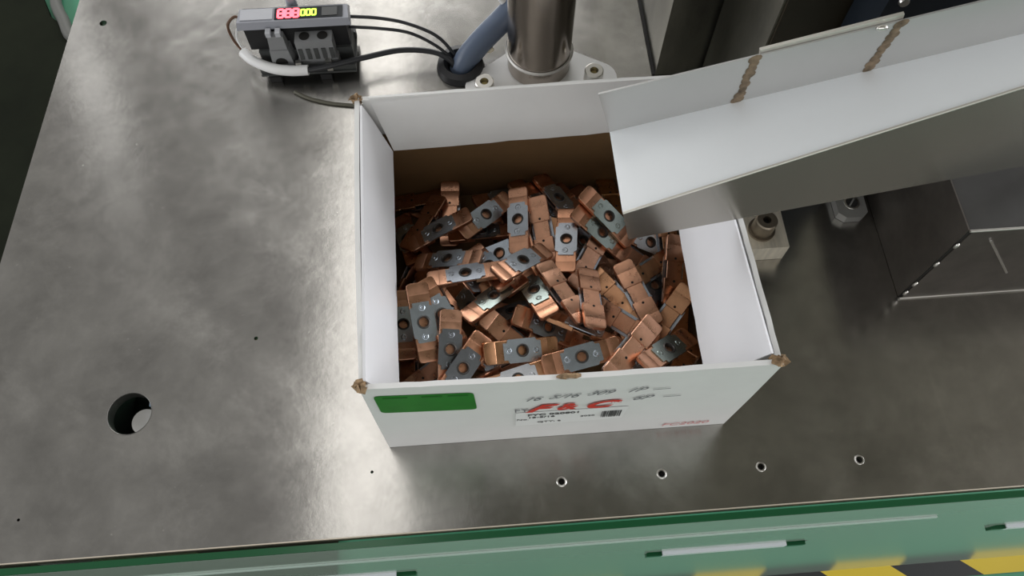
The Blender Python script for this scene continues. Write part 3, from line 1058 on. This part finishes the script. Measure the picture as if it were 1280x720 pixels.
# brown weld beads across the back side
for t, tb_, sd in ((.318, .262, 1), (.592, .515, 2)):
    rd = random.Random(sd)
    bm = bmesh.new()
    A, Bq = ext(bt0, bt1, t), ext(b0, b1, tb_)
    n = 9
    for i in range(n):
        p = A.lerp(Bq, (i + .5) / n) - bn * .0002 + d_ * rd.uniform(-.0006, .0006)
        q = Matrix((d_, (Bq - A).normalized(), bn)).transposed().to_4x4()
        bmesh.ops.create_uvsphere(bm, u_segments=10, v_segments=6, radius=1,
                                  matrix=Matrix.Translation(p) @ q @ Matrix.Diagonal((.0040 + rd.uniform(-.0010, .0010), .0042, .0005, 1)))
    done('weld_seam', bm, M['weld'], ch, smooth=1.2)['label'] = 'brown weld seam'
# stay that carries the chute, standing on the housing
bm = bmesh.new()
box(bm, .600, .615, .168, .182, .1306, .3130)
done('stay', bm, M['dark_steel'], ch)

# ------------------------------------------------------------------ copper terminals
def bar_mesh():
    # pads 33 x 9.4 mm half size, narrow thin neck in the middle
    st = [(-33.0, 6.2, .55), (-32.5, 7.7, .25), (-31.6, 8.8, .06), (-30.0, 9.4, 0), (-23.6, 9.4, 0), (-23.0, 9.35, .16), (-22.4, 9.4, 0), (-8.4, 9.4, 0), (-8.0, 9.0, .1), (-7.7, 7.3, 9)]
    st = st + [(-x, h, e) for x, h, e in reversed(st)]
    bm = bmesh.new()
    prev = None
    for x, h, e in st:
        zt, zb = 1.5 - e, -2.9 + e
        if e == 9:
            zt, zb = -.9, -2.2
        c_ = .55 if e < 9 else .35
        ring = [(x, -h + c_, zb), (x, h - c_, zb), (x, h, zb + c_), (x, h, zt - c_), (x, h - c_, zt), (x, -h + c_, zt), (x, -h, zt - c_), (x, -h, zb + c_)]
        ring = [bm.verts.new(Vector(p) * .001) for p in ring]
        if prev:
            for j in range(8):
                bm.faces.new((prev[j], prev[(j + 1) % 8], ring[(j + 1) % 8], ring[j]))
        else:
            bm.faces.new(ring[::-1])
        prev = ring
    bm.faces.new(prev)
    return bm


def plate_mesh():
    """notched zinc plate with a real hole"""
    o = [(-14.6, -6.2), (-14.6, 6.2), (-11.6, 6.2), (-11.2, 7.6), (-10.4, 8.7), (8.6, 8.7), (10.4, 8.7), (11.2, 7.6), (11.6, 6.6), (14.2, 6.4), (14.7, 5.6), (14.7, -5.6), (14.2, -6.4), (11.6, -6.6), (11.2, -7.6), (10.4, -8.7), (-10.4, -8.7), (-11.2, -7.6), (-11.6, -6.2)]
    o = [(x * .00114, y * .00114) for x, y in o][::-1]
    bm = plate_with_holes(o, [(0, 0, .0045, 20)], .0016, .0026)
    return bm


def mesh_of(name, bm, m, smooth=None):
    bmesh.ops.recalc_face_normals(bm, faces=bm.faces)
    me = bpy.data.meshes.new(name)
    bm.to_mesh(me)
    bm.free()
    if smooth:
        for p in me.polygons:
            p.use_smooth = True
        me.set_sharp_from_angle(angle=smooth)
    me.materials.append(m)
    return me


bar_me = mesh_of('copper_bar', bar_mesh(), M['copper'], 0.35)
plate_me = mesh_of('steel_plate', plate_mesh(), M['zinc'], 0.3)
bm = bmesh.new()
lathe(bm, (0, 0), [(.0040, -.0009), (.0040, .0028), (.0045, .0033), (.0053, .0031), (.0057, .0026), (.0053, -.0009)], 20)
collar_me = mesh_of('collar', bm, M['hole_shade_zinc'], 0.9)
bm = bmesh.new()
lathe(bm, (0, 0), [(.0009, .0018), (.0009, .0026), (.0015, .0030), (.0024, .0028), (.0028, .00255), (.0024, .0018)], 12)
rivet_me = mesh_of('rivet', bm, M['zinc'], 0.9)
bm = bmesh.new()
cyl(bm, (0, 0), .0012, .0012, -.00297, -.0026, 10)
dimple_me = mesh_of('dimple', bm, M['black'])


def sub(name, me, parent, loc=(0, 0, 0)):
    o = bpy.data.objects.new(name, me)
    COL.objects.link(o)
    o.parent = parent
    o.location = loc
    return o


def terminal(i, label):
    r = thing('copper_terminal', label, 'terminal', (0, 0, 0), 'copper terminals heaped in the box')
    b = sub('copper_bar', bar_me, r)
    sub('dimple', dimple_me, b, (-.0106, .0, 0))
    sub('dimple', dimple_me, b, (.0106, .0, 0))
    p = sub('steel_plate', plate_me, r)
    sub('collar', collar_me, p)
    sub('rivet', rivet_me, p, (-.0120, .0006, 0))
    sub('rivet', rivet_me, p, (.0120, -.0006, 0))
    return r


proto = None


def copy_tree(o, parent=None):
    c_ = o.copy()
    COL.objects.link(c_)
    if parent is not None:
        c_.parent = parent
    for k in o.children:
        copy_tree(k, c_)
    return c_


PILE = [
    (-1, 237.3, 100.4, 14.5, 0.808, -0.553, -0.116, 0.17),
    (-1, 156.3, 193.0, 7.5, 0.506, 0.0, 0.0, -0.862),
    (-1, 210.0, 136.3, 7.5, 0.578, 0.0, 0.0, -0.816),
    (-1, 44.6, 91.1, 7.5, 0.0, 0.524, 0.852, 0.0),
    (-1, 142.5, 204.6, 11.4, 0.036, -0.626, 0.774, -0.091),
    (-1, 53.9, 224.6, 7.5, 0.96, 0.0, 0.0, -0.281),
    (-1, 128.4, 38.7, 7.5, 0.0, 0.505, 0.863, 0.0),
    (-1, 159.6, 84.4, 7.5, 0.678, 0.0, -0.0, -0.735),
    (-1, 111.8, 63.3, 12.8, 0.153, -0.0, -0.0, 0.988),
    (-1, 225.0, 52.1, 31.7, 0.321, -0.469, -0.679, 0.465),
    (-1, 47.1, 212.2, 12.3, 0.051, -0.248, 0.966, 0.047),
    (-1, 112.2, 95.5, 13.2, 0.121, 0.921, -0.37, 0.006),
    (-1, 229.8, 38.8, 45.0, 0.956, -0.098, 0.235, -0.146),
    (-1, 120.2, 214.0, 13.3, 0.034, 0.913, -0.398, 0.077),
    (-1, 145.5, 169.7, 20.1, 0.646, -0.115, 0.238, -0.716),
    (-1, 162.9, 76.0, 12.8, 0.686, 0.0, -0.0, -0.728),
    (-1, 189.2, 166.4, 14.5, 0.358, 0.524, 0.638, 0.437),
    (-1, 261.9, 219.8, 14.5, 0.43, 0.629, 0.535, 0.366),
    (-1, 97.7, 119.9, 14.5, 0.137, 0.98, -0.141, -0.033),
    (-1, 104.6, 56.1, 18.1, 0.907, 0.0, -0.0, -0.42),
    (-1, 231.7, 212.3, 16.1, 0.257, 0.888, 0.366, 0.106),
    (-1, 214.6, 134.1, 18.2, 0.171, 0.809, -0.531, -0.185),
    (-1, 160.1, 159.9, 24.0, 0.464, -0.082, 0.286, -0.834),
    (-1, 111.5, 192.9, 15.9, 0.621, -0.104, -0.194, 0.752),
    (0, 38.4, 244.3, 14.6, 0.066, 0.995, 0.029, 0.065),
    (1, 64.9, 221.8, 21.6, 0.076, -0.727, -0.677, -0.085),
    (2, 120.1, 235.5, 23.2, 0.972, -0.145, 0.117, 0.146),
    (3, 207.0, 222.2, 17.7, 0.07, 0.857, -0.495, 0.121),
    (4, 146.9, 223.1, 27.7, 0.15, 0.862, -0.481, -0.059),
    (5, 186.1, 222.6, 20.8, 0.009, -0.854, 0.495, -0.16),
    (6, 225.7, 222.6, 25.2, 0.156, 0.736, -0.656, 0.069),
    (7, 157.0, 212.7, 38.6, 0.852, -0.213, 0.116, -0.464),
    (8, 170.8, 221.9, 37.4, 0.846, -0.175, 0.083, -0.498),
    (9, 255.0, 174.2, 24.9, 0.963, 0.131, 0.18, -0.153),
    (10, 273.3, 170.9, 24.0, 0.007, -0.718, 0.66, 0.22),
    (11, 234.2, 155.2, 33.3, 0.126, -0.934, 0.307, 0.134),
    (12, 251.5, 126.1, 30.3, 0.843, 0.103, 0.007, 0.529),
    (13, 249.2, 139.7, 38.5, 0.088, -0.963, -0.253, 0.024),
    (14, 271.1, 110.8, 32.3, 0.178, -0.732, -0.657, -0.044),
    (15, 267.5, 132.7, 46.5, 0.174, -0.744, -0.643, -0.043),
    (16, 256.7, 90.0, 40.4, 0.083, -0.897, -0.382, -0.206),
    (17, 26.5, 160.6, 13.7, 0.356, -0.764, -0.487, 0.227),
    (18, 32.5, 146.1, 16.4, 0.826, 0.368, 0.174, 0.391),
    (19, 23.2, 197.9, 20.1, 0.785, 0.028, -0.181, -0.592),
    (20, 40.1, 208.2, 30.7, 0.15, 0.856, 0.488, 0.083),
    (21, 95.6, 194.3, 29.2, 0.981, -0.191, -0.004, 0.023),
    (22, 157.5, 162.3, 40.4, 0.793, 0.104, -0.133, 0.586),
    (23, 151.2, 180.3, 51.5, 0.029, 0.674, 0.71, 0.201),
    (24, 188.1, 169.9, 43.9, 0.866, 0.084, 0.14, 0.473),
    (25, 93.8, 146.3, 14.0, 0.991, -0.121, 0.051, 0.035),
    (26, 63.4, 131.0, 24.7, 0.05, -0.95, 0.309, -0.013),
    (27, 49.3, 125.3, 35.9, 0.327, -0.77, 0.505, -0.214),
    (28, 19.8, 66.9, 10.7, 0.098, 0.718, 0.682, 0.093),
    (29, 41.9, 61.7, 16.5, 0.026, -0.942, -0.326, 0.072),
    (30, 117.5, 107.4, 33.2, 0.955, -0.256, -0.039, 0.146),
    (31, 92.1, 90.2, 46.3, 0.328, -0.812, 0.448, -0.181),
    (32, 82.0, 106.3, 54.8, 0.805, 0.342, -0.189, -0.446),
    (33, 114.7, 71.1, 59.6, 0.087, -0.921, 0.324, 0.198),
    (34, 159.9, 68.0, 49.4, 0.13, -0.962, 0.158, 0.181),
    (35, 146.2, 78.1, 64.0, 0.963, 0.103, 0.18, -0.171),
    (36, 112.6, 43.1, 57.1, 0.368, -0.91, -0.176, 0.071),
    (37, 175.5, 70.0, 75.1, 0.896, -0.371, 0.093, -0.224),
    (38, 212.4, 115.0, 38.1, 0.132, -0.874, 0.453, -0.114),
    (39, 215.0, 83.7, 47.6, 0.196, -0.921, 0.33, -0.07),
    (40, 266.8, 49.4, 37.2, 0.07, 0.871, 0.439, -0.211),
    (41, 121.9, 137.2, 40.4, 0.061, -0.981, -0.135, -0.125),
    (42, 136.7, 107.8, 75.6, 0.81, -0.068, -0.184, -0.553),
    (43, 102.0, 104.2, 77.0, 0.933, -0.177, -0.019, 0.312),
    (44, 110.6, 165.0, 39.8, 0.975, 0.105, -0.171, 0.1),
    (45, 99.1, 136.6, 71.1, 0.845, -0.058, -0.215, -0.486),
    (46, 191.7, 148.4, 50.8, 0.181, -0.854, -0.48, 0.081),
    (47, 171.6, 165.1, 57.9, 0.752, -0.047, -0.03, 0.657),
    (48, 204.6, 170.1, 58.2, 0.922, 0.055, 0.19, -0.332),
    (49, 211.3, 182.5, 65.2, 0.909, 0.047, 0.192, -0.368),
    (50, 228.9, 106.8, 57.8, 0.057, -0.808, 0.584, -0.041),
    (51, 78.6, 123.5, 84.8, 0.984, -0.173, -0.009, 0.05),
    (52, 63.0, 151.2, 60.3, 0.967, -0.136, -0.176, -0.122),
    (53, 99.7, 209.2, 36.7, 0.928, 0.111, 0.128, 0.331),
    (54, 129.6, 190.1, 56.6, 0.724, -0.079, -0.148, 0.669),
    (55, 55.3, 191.2, 45.7, 0.972, -0.102, -0.145, 0.157),
    (56, 160.5, 100.5, 85.0, 0.171, 0.838, -0.511, -0.084),
    (57, 183.3, 93.0, 85.2, 0.207, 0.663, -0.719, -0.01),
    (58, 128.3, 132.9, 83.5, 0.921, -0.097, 0.2, 0.319),
    (59, 56.7, 88.0, 83.9, 0.846, 0.058, 0.214, -0.485),
    (60, 17.8, 106.2, 24.5, 0.728, -0.008, 0.104, -0.677),
    (61, 41.9, 78.4, 92.3, 0.747, 0.032, 0.208, -0.631),
    (62, 62.1, 55.9, 84.6, 0.705, 0.222, 0.005, 0.673),
    (63, 71.8, 40.0, 82.4, 0.868, 0.209, 0.07, 0.444),
    (64, 121.3, 53.9, 76.5, 0.974, 0.164, 0.149, 0.046),
    (65, 117.0, 31.5, 69.3, 0.979, 0.155, -0.076, 0.11),
    (66, 169.6, 42.3, 83.0, 0.985, 0.14, -0.03, 0.093),
    (67, 210.8, 44.3, 87.8, 0.165, -0.902, -0.385, 0.104),
    (68, 241.4, 43.5, 82.5, 0.929, -0.102, 0.197, 0.296)]
LABELS = [
    'dark copper terminal in the shaded back left corner of the pile',
    'copper terminal standing out upright in front of the dark back left corner',
    'shaded copper terminal with grey plate, close below the cardboard back wall',
    'shaded copper terminal between the back cardboard wall and the end of the chute',
    'dark copper terminal slanting down right at the back centre of the pile',
    'small looking copper terminal end poking up at the back, left of the chute tip',
    'golden copper terminal tucked against the left end of the chute',
    'tilted dark plated copper terminal with a bright copper edge at the back centre',
    'copper terminal with pale plate and shiny lower end, near the back left of the chute',
    "copper terminal with a bright plate half hidden under the chute's lower edge",
    'copper terminal with dimple up, against the right flap directly below the chute',
    "shaded plain copper terminal slanting down right just under the chute's front corner",
    'copper terminal with dull dark plate, deep in shade right of centre',
    'shaded plain copper terminal below the bright plate under the chute',
    'plain copper terminal lying along the right flap of the box',
    'short looking copper terminal across the upper end of the one along the right flap',
    'plain copper terminal whose broad end points down left beside the right flap',
    'copper terminal standing on edge against the left flap',
    'copper terminal on edge with a pale strip, near the left flap',
    'copper terminal with bluish plate squeezed into the left wall near the back',
    'plain copper terminal leaning up right under the blue plated one at back left',
    'dark plated copper terminal tilted to show its long front edge, back left of centre',
    "copper terminal with a bright silver plate mostly covered, at the pile's centre",
    'dimpled copper terminal half hidden right of the upright plated one at back centre',
    'copper terminal with a dark plate peeping out right of the upright grey plated one',
    'golden copper terminal buried under the flat blue plated ones left of centre',
    'dark copper terminal end sloping down right, left of the edge-standing row',
    'copper terminal on edge with a bright thin rim beside the left plated pair',
    'dimpled copper terminal in the front left corner of the box',
    'shaded copper terminal under the two dark plated ones at the front left',
    'dark plated copper terminal tilted up with a golden edge, centre of the pile',
    'copper terminal on edge, lower one of the slanting pair left of centre',
    'copper terminal on edge, upper one of the slanting pair left of centre',
    'plain copper terminal peeping out above the plated one at the front centre',
    'dark copper terminal under the long edge-on one at the front centre',
    'copper terminal with a dark plate pointing down right, front centre',
    'copper terminal on edge just behind the front rim, left of centre',
    'long copper terminal lying on edge with a grey strip, front centre',
    'plain copper terminal squeezed between the straight dimpled one and the shaded slanting one',
    'hollow looking copper terminal with golden rims, right of the straight dimpled one',
    'plain copper terminal under the plated one in the front right corner',
    'copper terminal directly under the top plated one in the middle of the pile',
    'copper terminal with greenish plate slanting down right under the topmost one',
    "copper terminal with greenish plate slanting up right, left of the topmost one's end",
    'copper terminal with pale blue plate behind the topmost one',
    'copper terminal with blue grey plate slanting down right, left of the topmost one',
    'dimpled copper terminal slanting up right above the straight dimpled one',
    'copper terminal with upright grey plate and copper lower end, back of centre',
    'copper terminal with grey green plate, front one of the pair by the chute tip',
    'copper terminal with grey green plate touching the chute tip, rear one of the pair',
    "long plain copper terminal in the chute's shade, slanting down right",
    'copper terminal with dark plate tilted forward, below the level pale blue plated one',
    'copper terminal lying level with pale blue plate and copper left end, left of centre',
    'copper terminal with pale blue plate and bright upper right end, back left of centre',
    'copper terminal standing straight up and down with grey plate, back centre',
    'large looking copper terminal with pale blue plate, foremost of those at back left',
    'bright dimpled copper terminal slanting down right, just right of the topmost one',
    'bright dimpled copper terminal lying straight up and down right of centre',
    'topmost copper terminal with grey plate across the middle of the pile',
    'copper terminal with blue plate partly covered, third of the plated row at left',
    'copper terminal with blue plate touching the left flap, first of the plated row',
    'copper terminal with blue plate, second of the plated row at left',
    'front left copper terminal with plain upper end and dark plate, lying upright',
    'front left copper terminal with plain upper end and dark plate, lying slanted',
    'copper terminal lying level with steel blue plate, front centre',
    'copper terminal with a shining white plate cut off by the front rim',
    'copper terminal with dark blue plate slanting slightly up right, behind the front rim',
    'dimpled copper terminal slanting up right, beside the grey green plated one at front right',
    'copper terminal with grey green plate slanting up right in the front right corner']
BURIED = {
    5: 'sunken copper terminal in the gloom behind the dark plated one at back left',
    12: 'sunken copper terminal between the front rim and the dimpled one at front right',
    13: 'sunken copper terminal just left of the grey plated one standing straight up and down',
    18: 'sunken copper terminal under the greenish plated one that slants up right',
    19: 'sunken copper terminal between the slanting dark plated one and the level steel blue plated one',
    21: 'sunken plain copper terminal right of the dimpled one that slants up right',
    23: 'sunken copper terminal behind the topmost one, below the upright grey plated one',
}


def plate_light_tint(t):  # dark and bright plates: reflections painted into the zinc tint
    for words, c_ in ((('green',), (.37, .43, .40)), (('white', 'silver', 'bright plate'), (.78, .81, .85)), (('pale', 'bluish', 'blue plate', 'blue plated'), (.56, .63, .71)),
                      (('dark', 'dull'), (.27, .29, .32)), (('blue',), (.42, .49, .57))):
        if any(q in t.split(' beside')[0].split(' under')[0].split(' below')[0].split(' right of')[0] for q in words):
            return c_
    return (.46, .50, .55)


tints = random.Random(11)
for i, (k, x, y, z, qw, qx, qy, qz) in enumerate(PILE):
    lab = LABELS[k] if k >= 0 else BURIED.get(i, 'copper terminal mostly buried under the other terminals in the box')
    if proto is None:
        proto = terminal(i, lab)
        o = proto
    else:
        o = copy_tree(proto)
        o['label'] = lab
    o.location = (x / 1000, y / 1000, z / 1000)
    o.rotation_mode = 'QUATERNION'
    o.rotation_quaternion = Quaternion((qw, qx, qy, qz)).normalized()
    cu_ = (.66, .40, .19) if lab.startswith('golden') else tints.choice(((.64, .325, .20), (.72, .40, .265), (.63, .335, .185), (.68, .365, .235)))
    for ch_ in o.children:
        ch_.color = (*(cu_ if ch_.name.startswith('copper_bar') else plate_light_tint(lab)), 1)
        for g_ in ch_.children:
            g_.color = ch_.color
